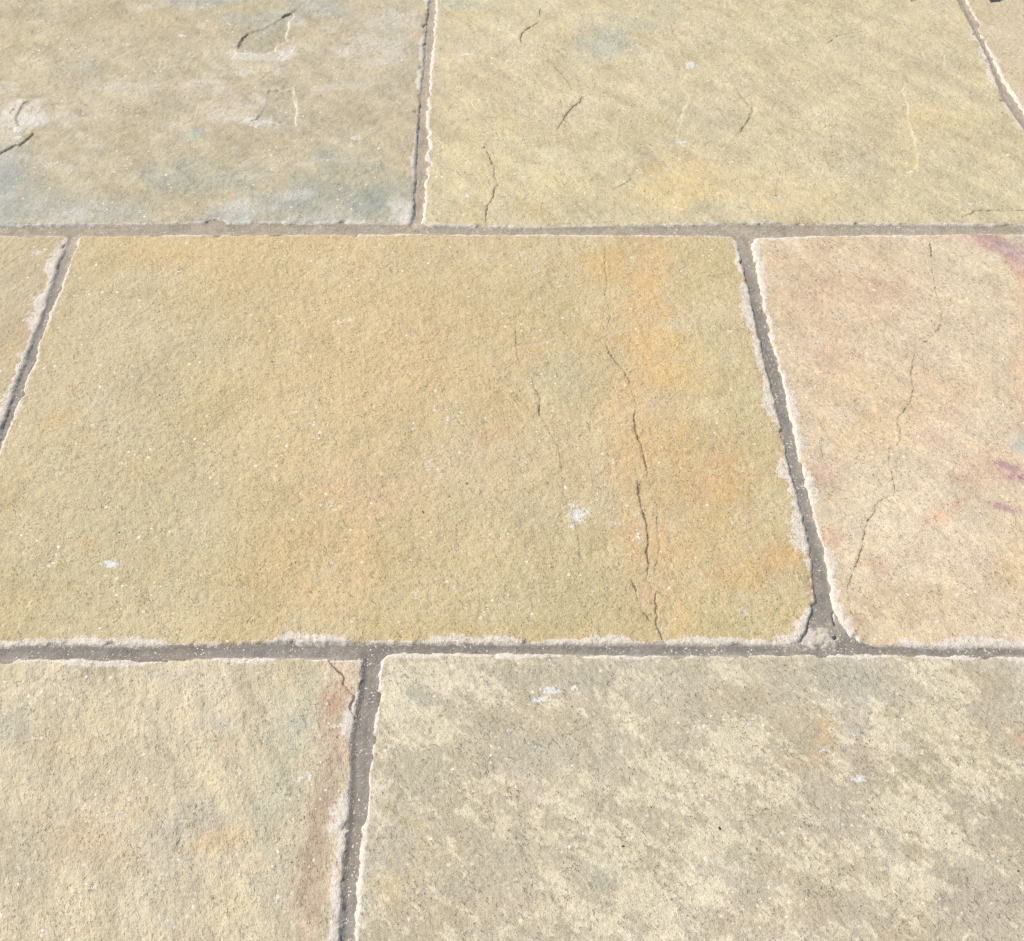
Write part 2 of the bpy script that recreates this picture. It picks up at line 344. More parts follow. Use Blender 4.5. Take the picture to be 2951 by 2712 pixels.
CHALK = [ # px, py, rx, ry, strength
 (522,103,14,5,1.1),(685,210,22,8,.8),(350,200,22,6,.5),(590,240,18,8,.35),(15,325,20,10,.7),(50,376,14,9,1.2),(50,398,12,6,.9),(740,368,10,12,1.0),(700,340,20,8,.6),
 (1020,395,16,8,1.0),(1012,420,12,10,.8),(1090,455,14,8,.5),(1150,40,60,25,.45),(1080,110,60,20,.35),
 (1342,158,14,6,1.0),(1990,187,16,12,1.3),(1970,408,26,10,.8),(1342,565,14,12,.8),(1710,558,8,6,.5),(2584,48,14,6,.9),(2800,590,18,2,1.2),(2900,450,9,4,1.0),(2800,172,10,6,.6),(2860,250,14,5,.7),(2850,170,8,5,.7),
 (107,727,16,9,1.0),(712,625,12,7,.8),(965,670,20,12,.6),(980,930,24,18,.6),(830,1115,16,8,.4),(955,1450,10,14,.7),(1010,920,14,12,.8),
 (320,1625,28,12,1.25),(305,1660,12,6,.8),(1662,1485,28,26,1.2),(1690,1478,20,8,1.0),(1648,1518,8,10,1.1),(1775,1508,40,10,.7),(1840,1545,26,22,.75),(1232,1340,18,22,.7),(1265,1375,14,8,.7),(1240,1330,10,10,.8),(1975,1345,16,6,.4),(1950,1190,20,10,.4),
 (2480,1520,24,12,.6),(2020,2160,10,8,.2),
 (865,2245,14,12,.9),(890,2235,9,14,1.0),(775,2142,12,6,.7),(870,2100,10,6,.5),(53,2500,8,8,.9),(25,2540,10,12,.7),(495,2660,14,20,.6),(292,2170,10,8,.6),(850,2010,20,24,.5),(820,2290,20,14,.6),(860,2325,16,9,.5),
 (1590,1990,26,12,1.3),(1555,2016,30,8,1.25),(1656,1985,12,12,1.2),(1465,2102,12,8,.9),(1395,2138,14,8,.7),(1740,2172,10,8,.9),(1790,2165,10,8,.9),(1642,2205,14,10,.6),(1450,2012,12,6,.8),(1548,2088,10,6,.6),(1175,2648,12,9,.9),(1195,2672,12,9,.9),(1050,2665,10,8,.6),
 (2475,2245,26,12,1.2),(2418,2196,8,12,.9),(2460,2118,16,8,.9),(2435,2140,14,8,.8),(2756,2122,8,8,1.0),(2800,2190,24,34,.5),(2160,2085,14,10,.7),(2050,2080,30,10,.6),(2340,2025,20,6,.7),(2545,2310,14,12,.7),(2820,2305,24,14,.5),(2640,2015,12,14,.6),(2290,1988,10,10,.6),(2370,2162,8,8,.9),(2700,1905,40,6,.5),
]
# stains: px, py, rx, ry, tilt, colour, strength
BLOBS = {
 'TL': [(770,95,75,55,-20,(184,176,150),.8),(1120,120,70,90,0,(212,202,182),.45),(560,180,340,50,-4,(212,200,172),.5),(60,130,120,90,0,(213,196,152),.5),(480,60,200,70,0,(206,190,152),.4),(700,330,260,60,0,(204,188,162),.6),(320,300,200,60,0,(204,190,160),.5),(560,260,180,30,-5,(216,200,176),.45),(760,190,120,20,-8,(219,203,180),.65),
        (820,45,180,14,-3,(176,180,170),.7),(560,6,120,10,0,(178,184,178),.6),(910,15,60,16,0,(174,180,174),.8),(760,85,55,38,-20,(186,182,158),.85),(760,130,60,20,-5,(190,178,146),.7),
        (800,340,60,22,0,(186,176,156),.8),(805,275,40,15,0,(198,180,142),.7),(1120,70,110,60,0,(206,194,170),.55),(1080,250,130,60,0,(208,194,166),.4),
        (990,560,240,70,5,(176,174,152),.9),(960,450,70,24,0,(172,180,166),.75),(1080,590,130,40,0,(166,172,160),.8),(840,580,90,30,0,(172,176,166),.7),(940,440,30,12,0,(160,170,166),.6),(1090,480,70,14,0,(170,174,160),.6),
        (560,520,170,60,0,(186,182,158),.8),(470,510,80,30,0,(180,182,168),.6),(565,385,28,14,-20,(178,192,184),.8),(20,520,70,110,0,(178,178,170),.95),(10,480,40,60,0,(172,176,174),.7),(120,600,160,50,0,(184,184,168),.7),(280,620,150,34,0,(184,184,172),.8),
        (250,540,130,40,0,(206,190,148),.5),(660,600,80,26,-5,(205,196,184),.7),(850,555,60,16,-10,(204,196,182),.5),(250,605,60,20,0,(206,198,186),.5),(60,340,70,50,0,(222,206,170),.75),(95,330,44,44,0,(220,206,190),.8),(40,310,40,24,0,(222,208,192),.6),
        (120,430,100,40,0,(196,184,158),.5),(1010,420,120,80,0,(196,184,156),.5),(598,84,8,10,30,(226,180,96),.8),(830,410,14,10,0,(208,180,120),.4),(130,100,26,12,-10,(218,206,188),.5),(700,150,60,9,0,(220,206,188),.6),(820,155,40,12,-20,(224,212,196),.6),(240,190,40,14,0,(196,196,180),.6)],
 'TM': [(1500,300,240,80,0,(204,186,146),.6),(1350,230,140,90,0,(206,184,142),.6),(1760,110,90,55,-25,(178,180,160),.85),(1730,140,60,25,20,(176,184,172),.6),(1850,70,90,40,-20,(188,184,154),.6),(1900,20,60,20,0,(190,184,150),.5),
        (1310,14,80,16,0,(180,184,164),.85),(1700,540,200,120,0,(214,196,144),.5),(1400,500,120,130,0,(218,196,140),.6),(1300,560,70,80,0,(212,192,142),.5),(1470,360,30,30,0,(222,190,120),.6),(1560,520,130,50,10,(220,202,150),.6),(1590,450,40,24,0,(214,208,176),.5),
        (1850,470,70,55,20,(188,176,138),.75),(1760,620,180,36,0,(196,186,146),.8),(1500,620,160,30,0,(204,184,134),.5),(1530,600,60,24,0,(222,188,118),.6),(1450,600,30,40,0,(186,178,150),.5),
        (1950,520,110,80,10,(228,192,122),.95),(2080,520,140,60,15,(226,192,128),.8),(1900,570,120,50,0,(224,194,128),.7),(2060,600,60,20,0,(190,182,146),.85),(2180,590,60,24,0,(222,202,150),.6),(2310,560,120,50,0,(232,202,146),.85),(2340,500,70,40,0,(226,208,164),.6),(2450,450,120,60,0,(200,184,146),.5),
        (2480,330,240,100,0,(212,196,152),.5),(2550,250,140,60,-10,(220,200,148),.5),(2100,330,120,110,0,(204,188,146),.7),(2050,360,110,60,0,(194,182,146),.7),(2250,120,260,60,0,(204,190,146),.7),(2220,260,130,60,0,(198,180,138),.5),(2560,150,130,60,0,(204,186,148),.7),
        (2670,340,60,44,20,(226,192,128),.75),(2620,470,24,16,0,(230,194,120),.85),(2720,560,200,80,0,(200,188,142),.8),(2800,430,120,70,0,(204,190,144),.6),(2650,210,90,50,0,(198,182,144),.5),(2520,470,60,30,0,(186,174,142),.6),(2215,555,20,10,0,(222,184,112),.6),(2300,60,200,20,0,(206,194,150),.5),(2480,30,160,30,0,(206,192,146),.5),(2850,500,40,40,0,(214,192,140),.5)],
 'TR': [(2900,100,60,60,0,(214,192,160),.5),(2930,200,30,40,0,(214,186,152),.4)],
 'ML': [(60,760,90,60,0,(204,180,138),.6),(60,950,70,60,0,(198,166,124),.7),(10,850,40,70,0,(206,186,144),.5),(30,1050,30,50,0,(214,178,122),.6)],
 'MM': [(1860,1000,70,420,4,(224,186,126),.3),(1000,1000,420,500,0,(214,184,130),.45),(260,1100,330,340,0,(200,186,146),.8),(350,1560,330,260,0,(196,184,140),.85),(330,700,90,50,0,(210,188,132),.5),(560,720,170,50,0,(218,188,128),.85),(480,740,120,30,0,(222,184,122),.6),(750,740,180,60,0,(216,188,130),.7),(700,820,140,50,0,(212,178,118),.5),
        (420,860,90,40,0,(190,170,122),.55),(170,1210,60,22,-20,(214,180,124),.75),(220,1120,40,14,0,(204,170,122),.6),(245,1565,26,20,-30,(212,172,108),.85),(400,1120,90,50,0,(186,170,130),.5),(640,1100,80,36,0,(214,190,134),.5),(300,1170,60,40,0,(206,196,164),.5),
        (1050,850,300,120,0,(212,184,130),.8),(1250,780,200,80,0,(206,184,134),.7),(1000,700,200,50,0,(214,184,128),.6),(1200,1050,320,160,0,(216,184,126),.8),(900,1250,200,160,0,(212,186,132),.7),(1030,1400,180,90,0,(218,184,136),.75),(900,1560,200,120,0,(216,180,120),.85),(760,1650,130,90,0,(212,178,116),.75),(960,1720,120,80,0,(216,182,126),.6),
        (1180,1450,120,80,0,(210,180,140),.5),(1480,1350,220,120,0,(206,184,142),.65),(1400,1300,140,60,0,(212,188,152),.55),(1460,1490,180,50,0,(196,182,140),.75),(1440,1590,110,60,0,(222,200,150),.5),(1600,1700,260,130,0,(198,182,132),.75),(1350,1560,120,100,0,(204,182,132),.6),(1550,1780,220,60,0,(192,178,126),.6),(1430,1250,60,26,-10,(206,166,118),.6),
        (1650,1090,110,70,0,(190,180,140),.8),(1560,880,120,60,0,(200,182,128),.6),(1520,1010,60,30,0,(216,178,128),.6),(1555,1012,14,10,20,(228,178,84),.9),(1400,700,120,40,0,(206,182,134),.5),(1620,740,70,40,0,(204,180,124),.5),
        (1740,760,70,60,0,(220,178,108),.85),(1700,740,30,16,0,(222,168,96),.7),(1760,780,40,60,0,(224,180,104),.7),(1850,900,110,240,8,(224,186,120),.85),(1860,830,60,110,0,(222,178,118),.5),(1920,740,70,50,0,(226,186,120),.7),(1770,975,20,12,-15,(214,146,84),.9),(1880,960,90,50,0,(228,186,110),.6),(1830,720,40,60,0,(206,172,120),.5),
        (2030,800,80,120,0,(204,184,126),.7),(2080,760,50,50,0,(200,182,128),.5),(1980,700,60,40,0,(206,186,134),.6),(2050,980,70,120,0,(204,190,140),.75),(2000,1090,110,60,0,(224,186,116),.7),(1940,1030,70,80,0,(226,190,112),.7),(2120,1120,60,70,0,(204,190,138),.75),(2040,1180,40,34,0,(222,208,160),.6),(2160,1150,40,60,0,(206,192,140),.6),
        (1960,1300,140,110,0,(218,180,112),.8),(2050,1380,110,80,10,(222,170,100),.85),(2120,1440,70,60,0,(214,174,102),.7),(2020,1400,30,80,20,(210,168,130),.55),(2060,1300,40,40,0,(204,164,126),.45),(2190,1300,40,60,0,(204,184,124),.7),(1880,1560,80,70,0,(216,178,130),.6),(2050,1560,160,100,0,(208,178,118),.6),(1960,1620,120,90,0,(212,176,114),.6),(1880,1700,50,60,0,(214,172,126),.75),
        (2200,1640,120,50,-8,(220,172,112),.7),(2270,1600,60,40,0,(222,170,98),.8),(2120,1680,100,50,0,(206,174,108),.7),(2050,1790,160,60,0,(196,178,118),.8),(2250,1760,90,50,0,(206,180,120),.6),(1960,1780,50,70,0,(222,186,116),.6),(2240,1480,50,80,0,(198,180,128),.6),(1750,1500,80,60,0,(206,180,130),.4),
        (590,1500,60,40,0,(206,190,152),.4),(640,1580,110,60,0,(204,192,148),.4),(220,1800,260,60,0,(200,186,142),.6),(560,1810,60,40,0,(218,190,140),.5),(700,1820,100,40,0,(206,178,112),.6),(1750,1830,400,26,0,(196,172,112),.4),(1300,1820,300,36,0,(204,178,116),.6),(620,980,90,60,0,(200,186,140),.4)],
 'MR': [(2330,780,140,90,0,(216,186,140),.8),(2450,850,120,90,0,(214,180,136),.7),(2600,830,110,60,0,(214,178,140),.7),(2280,900,80,80,0,(214,182,138),.6),(2800,800,140,110,0,(222,206,166),.8),(2720,740,110,50,0,(214,198,156),.7),(2640,900,80,60,0,(208,190,152),.5),
        (2880,700,130,22,26,(180,134,134),1),(2920,740,90,22,35,(184,142,146),.85),(2850,710,60,12,35,(202,150,140),.7),(2940,790,70,16,50,(216,150,122),.8),(2900,720,50,8,0,(204,190,182),.6),(2925,690,40,12,0,(190,186,160),.8),(2951,860,40,24,60,(224,176,130),.7),(2780,690,40,10,10,(210,160,150),.6),
        (2450,1100,150,120,0,(222,192,142),.7),(2400,1010,90,60,0,(218,180,140),.6),(2550,1220,140,110,0,(224,196,140),.7),(2700,1050,120,90,0,(214,194,152),.6),(2740,1130,90,60,0,(220,182,134),.6),(2850,980,100,100,0,(224,208,168),.5),(2490,1270,120,60,0,(220,190,140),.5),(2700,1260,60,40,0,(216,180,152),.8),(2750,1190,50,20,0,(214,168,128),.6),
        (2370,1380,60,36,0,(216,172,144),.85),(2400,1340,40,20,0,(218,178,150),.6),(2550,1450,180,120,0,(222,206,164),.85),(2460,1560,110,90,0,(220,200,158),.8),(2720,1440,180,100,0,(228,210,174),.85),(2850,1360,100,60,-20,(222,182,140),.7),(2780,1400,50,20,30,(214,178,140),.5),(2620,1330,40,40,0,(202,188,150),.5),
        (2920,1350,60,14,12,(180,128,136),1),(2940,1380,40,14,10,(180,128,136),1),(2890,1460,52,12,14,(182,130,134),1),(2870,1448,22,8,10,(200,152,148),.7),(2720,1480,44,26,-25,(226,172,128),.85),(2760,1450,30,12,-20,(214,158,112),.8),(2680,1490,30,12,0,(226,178,142),.6),(2700,1500,30,16,0,(224,168,136),.6),
        (2935,1270,24,36,10,(180,188,184),1),(2950,1290,30,20,0,(188,190,178),.8),(2930,1220,60,34,0,(204,168,130),.75),(2940,1050,30,100,0,(222,182,140),.7),(2400,1550,26,24,30,(206,152,118),.65),(2630,1620,180,100,0,(230,210,172),.7),(2850,1600,120,90,0,(228,206,172),.7),(2500,1620,30,20,0,(212,176,130),.6),(2540,1640,30,34,20,(208,168,134),.6),
        (2930,1640,60,100,0,(226,192,130),.8),(2700,1760,200,60,0,(222,196,146),.75),(2640,1690,70,40,0,(222,198,150),.4),(2470,1790,30,26,0,(192,152,116),.75),(2450,1730,40,70,0,(212,190,148),.6),(2850,1760,100,60,0,(228,208,170),.6),(2960,1150,40,50,0,(224,188,146),.7),(2560,1800,90,30,0,(222,200,156),.5),(2840,1200,80,60,0,(226,210,170),.6)],
 'BL': [(930,2320,40,420,8,(184,156,128),.75),(200,2000,260,80,0,(204,190,154),.6),(420,2060,180,80,0,(218,200,160),.6),(620,2020,120,60,0,(216,196,156),.5),(140,2200,180,140,0,(200,186,150),.7),(330,2180,120,90,0,(214,196,154),.5),(480,2220,160,100,0,(212,196,158),.6),(630,2260,50,60,0,(220,204,162),.6),
        (180,2150,70,40,0,(218,190,142),.5),(90,2450,130,100,0,(190,178,148),.7),(250,2420,120,60,0,(216,184,142),.6),(380,2330,100,60,0,(216,190,144),.5),(530,2400,110,60,0,(188,178,154),.65),(580,2330,80,40,0,(184,176,156),.6),(330,2470,90,60,0,(218,192,148),.5),
        (660,2420,80,34,-10,(226,192,136),.85),(700,2400,60,20,0,(224,196,148),.5),(740,2490,30,24,-30,(206,170,128),.75),(600,2410,20,16,0,(214,170,128),.6),(820,2180,90,160,8,(198,192,160),.7),(790,2340,50,110,8,(192,188,160),.55),(770,2530,60,120,0,(192,188,162),.5),(860,2100,40,50,0,(182,180,160),.7),(880,1990,40,60,0,(190,186,148),.7),(820,1960,60,40,0,(196,184,138),.5),
        (955,2040,38,90,10,(188,150,118),.8),(940,2240,38,130,6,(182,156,130),.7),(910,2450,44,150,6,(180,152,126),.8),(895,2650,44,110,4,(186,158,130),.75),(990,1935,44,40,0,(232,200,170),.9),(965,2000,30,40,0,(206,150,116),.7),(980,2150,30,80,0,(208,172,146),.6),
        (300,2640,130,90,0,(216,200,156),.6),(230,2690,80,50,0,(224,206,158),.5),(700,2640,70,60,0,(218,204,160),.6),(650,2160,30,14,0,(224,186,146),.6),(640,2085,60,30,0,(184,182,170),.6),(40,2100,60,60,0,(184,182,164),.5),(500,2600,120,50,0,(196,184,156),.6),(80,2600,110,50,0,(196,180,148),.5),(590,2030,26,20,0,(178,172,150),.6),(20,1960,60,40,0,(206,192,146),.4),(430,1945,140,14,0,(190,188,174),.5)],
 'BR': [(1180,1980,80,40,-20,(190,188,164),.9),(1230,2010,50,20,0,(184,184,166),.8),(1130,2010,30,90,0,(222,206,160),.85),(1300,1970,120,50,0,(214,198,160),.6),(1600,1950,180,36,0,(184,180,158),.85),(1850,1950,60,40,0,(220,202,154),.8),(1950,1930,140,24,0,(190,186,158),.8),
        (1450,2110,160,60,20,(188,180,158),.7),(1280,2080,120,40,30,(222,206,164),.7),(1560,2180,110,60,0,(188,184,164),.8),(1530,2060,100,50,0,(210,194,164),.6),(1220,2230,90,70,0,(186,184,160),.8),(1300,2150,60,60,40,(216,202,156),.6),(1100,2090,30,50,0,(190,182,156),.7),(1440,2300,180,70,10,(206,190,164),.7),(1500,2230,60,30,0,(216,208,184),.7),
        (1850,2060,110,80,0,(196,186,158),.8),(1810,2050,40,50,0,(224,206,154),.8),(1700,2250,110,80,0,(208,198,168),.5),(1840,2220,60,60,0,(222,204,152),.8),(1900,2250,50,50,0,(226,210,164),.7),(1160,2370,60,40,30,(190,180,140),.8),(1120,2370,30,50,0,(218,200,150),.8),(1600,2400,220,90,0,(192,184,160),.7),(1640,2340,60,30,0,(206,200,172),.6),
        (1700,2380,70,50,0,(224,204,150),.65),(1900,2400,140,70,0,(196,188,160),.7),(1290,2490,140,80,0,(210,194,152),.6),(1450,2520,180,100,0,(190,182,162),.7),(1120,2560,60,60,0,(212,192,142),.7),(1520,2620,180,60,0,(206,192,168),.6),(1250,2640,120,60,0,(192,176,146),.7),(1830,2560,160,80,0,(198,188,160),.6),(1920,2650,160,60,0,(216,200,164),.6),(1750,2520,60,40,0,(186,188,172),.7),
        (2100,2030,160,60,0,(188,176,148),.8),(2010,2060,50,100,0,(186,180,160),.7),(2180,2060,90,50,0,(222,204,162),.75),(2100,2110,90,34,0,(224,208,168),.8),(2120,2210,160,70,10,(220,206,170),.9),(2140,2180,60,34,0,(196,194,176),.7),(2030,2160,50,20,0,(206,196,172),.5),(2400,1960,140,50,0,(182,178,160),.85),(2480,1980,90,60,0,(182,182,168),.8),(2320,2080,110,60,0,(190,174,146),.7),
        (2380,2130,50,60,0,(210,180,136),.85),(2350,2180,80,44,0,(208,180,138),.7),(2400,2230,50,24,0,(224,192,144),.75),(2710,1960,90,50,20,(226,210,166),.85),(2760,2040,120,60,-15,(222,206,164),.8),(2550,2035,60,18,0,(226,210,158),.8),(2680,1940,30,20,0,(222,208,150),.5),(2850,1970,110,50,0,(186,174,150),.9),(2560,2060,110,24,0,(196,182,144),.6),
        (2650,2110,90,40,0,(202,190,158),.6),(2600,2170,110,12,-4,(228,212,172),.9),(2640,2230,110,60,0,(186,178,148),.95),(2560,2100,60,40,0,(222,206,168),.4),(2800,2130,90,60,0,(206,192,150),.6),(2870,2080,60,60,0,(186,176,160),.7),(2920,2110,50,30,30,(214,180,148),.5),(2940,2135,24,20,0,(220,172,140),.5),(2850,2230,120,50,10,(226,210,162),.85),(2880,2260,90,14,20,(196,184,150),.6),
        (2480,2170,80,40,0,(200,184,164),.7),(2490,2220,40,30,0,(180,168,146),.9),(2500,2130,60,30,0,(222,204,164),.6),(2450,2060,50,50,10,(206,192,174),.5),(2250,2330,160,70,0,(190,180,156),.7),(2450,2330,130,100,0,(190,178,156),.9),(2220,2300,100,26,20,(216,204,172),.7),(2590,2360,50,50,20,(224,208,164),.9),(2560,2300,60,40,0,(216,200,156),.8),
        (2600,2410,80,26,30,(226,210,162),.95),(2640,2350,60,30,0,(222,206,158),.8),(2720,2400,90,34,25,(214,202,158),.95),(2780,2440,70,12,28,(224,208,166),.9),(2640,2450,70,34,30,(178,166,136),.85),(2640,2400,40,20,0,(188,174,142),.7),(2830,2320,120,60,0,(180,172,152),.8),(2770,2390,90,50,20,(184,176,152),.6),(2900,2400,90,80,20,(178,168,148),.85),
        (2220,2460,110,80,0,(196,186,156),.7),(2120,2420,120,70,0,(190,186,160),.8),(2300,2480,50,70,60,(216,202,158),.7),(2200,2510,60,16,-4,(222,208,164),.8),(2440,2500,130,70,0,(196,184,156),.7),(2640,2530,100,60,30,(212,200,160),.8),(2760,2520,60,70,0,(186,178,150),.8),(2380,2590,160,60,30,(190,178,150),.7),(2640,2600,130,60,30,(208,196,160),.6),(2830,2600,140,120,0,(184,174,158),.9),(2700,2560,50,40,0,(216,206,158),.6),
        (2300,2650,180,50,0,(194,180,156),.7),(2130,2640,120,50,0,(206,190,160),.5),(2430,2670,80,40,0,(216,202,164),.7),(2620,2680,90,40,0,(196,178,142),.7),(2050,2300,60,40,0,(196,186,160),.6),(1960,2180,40,60,0,(200,190,166),.5)],
}
BASE = {'TL': (201,186,154), 'TM': (207,191,148), 'TR': (213,193,160), 'ML': (206,182,140), 'MM': (205,184,136),
        'MR': (220,198,156), 'BL': (206,190,156), 'BR': (196,187,164)}
GRAIN = {'TL': (-45, 1.2), 'TM': (-48, 1.8), 'TR': (-48, 1.8), 'ML': (60, 1.3), 'MM': (-50, 1.5), 'MR': (-38, 2.0), 'BL': (-60, 1.7), 'BR': (-42, 2.0)}

def seg_dist(X, Y, pts):
    """distance, side and position along a polyline given on the ground"""
    best = np.full(X.shape, 1e9); side = np.zeros(X.shape); along = np.zeros(X.shape); L = 0; seg = []
    for (x0, y0), (x1, y1) in zip(pts[:-1], pts[1:]):
        l = math.hypot(x1 - x0, y1 - y0) + 1e-9; seg.append((x0, y0, (x1 - x0) / l, (y1 - y0) / l, l, L)); L += l
    for x0, y0, dx, dy, l, l0 in seg:
        t = np.clip((X - x0) * dx + (Y - y0) * dy, 0, l)
        ex = X - x0 - dx * t; ey = Y - y0 - dy * t
        d = np.hypot(ex, ey); k = d < best
        best = np.where(k, d, best); along = np.where(k, l0 + t, along)
        side = np.where(k, np.sign(ex * SUN_DIR[0] + ey * SUN_DIR[1]), side)
    return best, side, along, L

def smin(a, b, k):
    h = np.clip(0.5 + 0.5 * (b - a) / k, 0, 1)
    return b + (a - b) * h - k * h * (1 - h)

def slab_sdf(X, Y, e, seed):
    """distance inside the slab's ragged outline (metres); also the smooth one"""
    n = 0.0011 * fbm(X * 70, Y * 70, 2, seed) * 2 + 0.0005 * gn(X * 240, Y * 240, seed + 40) + 0.0005 * gn(X * 560, Y * 560, seed + 41)
    chip = np.maximum(0, fbm(X * 38, Y * 38, 2, seed + 60) - 0.30) * 0.018
    d = smin(smin(X - e['l'](Y), e['r'](Y) - X, .004), smin(Y - e['b'](X), e['t'](X) - Y, .004), e.get('rad', .012))
    return d + n - chip, d

def axis(lo, hi, a, b, step, coarse):
    """fine steps between a and b, coarser beyond"""
    a = max(lo, a); b = min(hi, b)
    if b <= a: return np.linspace(lo, hi, max(4, int((hi - lo) / coarse)))
    mid = np.arange(a, b, step)
    def grow(start, end):
        out = []; s = step; p = start; sg = 1 if end > start else -1
        while (end - p) * sg > 0:
            s = min(s * 1.25, coarse); p = p + sg * s
            if (end - p) * sg <= 0: break
            out.append(p)
        out.append(end); return np.array(out)
    left = grow(a, lo)[::-1] if a > lo + 1e-6 else np.array([])
    right = grow(mid[-1], hi) if b < hi - 1e-6 else np.array([])
    return np.concatenate([left, mid, right])

def grid_mesh(name, X, Y, Z, keep, attrs):
    ny, nx = X.shape
    idx = np.arange(nx * ny).reshape(ny, nx)
    q = np.stack([idx[:-1, :-1], idx[:-1, 1:], idx[1:, 1:], idx[1:, :-1]], -1).reshape(-1, 4)
    kf = keep.ravel(); kc = kf[q].any(axis=1); q = q[kc]
    used = np.zeros(nx * ny, bool); used[q.ravel()] = True
    remap = np.cumsum(used) - 1; q = remap[q]
    co = np.stack([X.ravel()[used], Y.ravel()[used], Z.ravel()[used]], -1).astype(np.float32)
    me = bpy.data.meshes.new(name)
    me.vertices.add(len(co)); me.vertices.foreach_set('co', co.ravel())
    me.loops.add(q.size); me.loops.foreach_set('vertex_index', q.ravel().astype(np.int32))
    me.polygons.add(len(q)); me.polygons.foreach_set('loop_start', (np.arange(len(q)) * 4).astype(np.int32))
    me.update(calc_edges=True)
    me.polygons.foreach_set('use_smooth', np.ones(len(q), bool))
    for an, arr in attrs.items():
        if arr.ndim == 3:
            at = me.attributes.new(an, 'FLOAT_COLOR', 'POINT')
            c = np.concatenate([arr.reshape(-1, 3)[used], np.ones((len(co), 1))], 1).astype(np.float32)
            at.data.foreach_set('color', c.ravel())
        else:
            at = me.attributes.new(an, 'FLOAT', 'POINT'); at.data.foreach_set('value', arr.ravel()[used].astype(np.float32))
    return me

# ------------------------------------------------------------------ the patio: mortar bed with every slab as a part
mortar_mat = make_mortar()
VIS_Y = (ground(0, 2740)[1].item(), ground(0, -30)[1].item())
def half_w(y):  # half the visible width at depth y
    return (y * CP + CAM_H * SP) * 1500 / F_PX

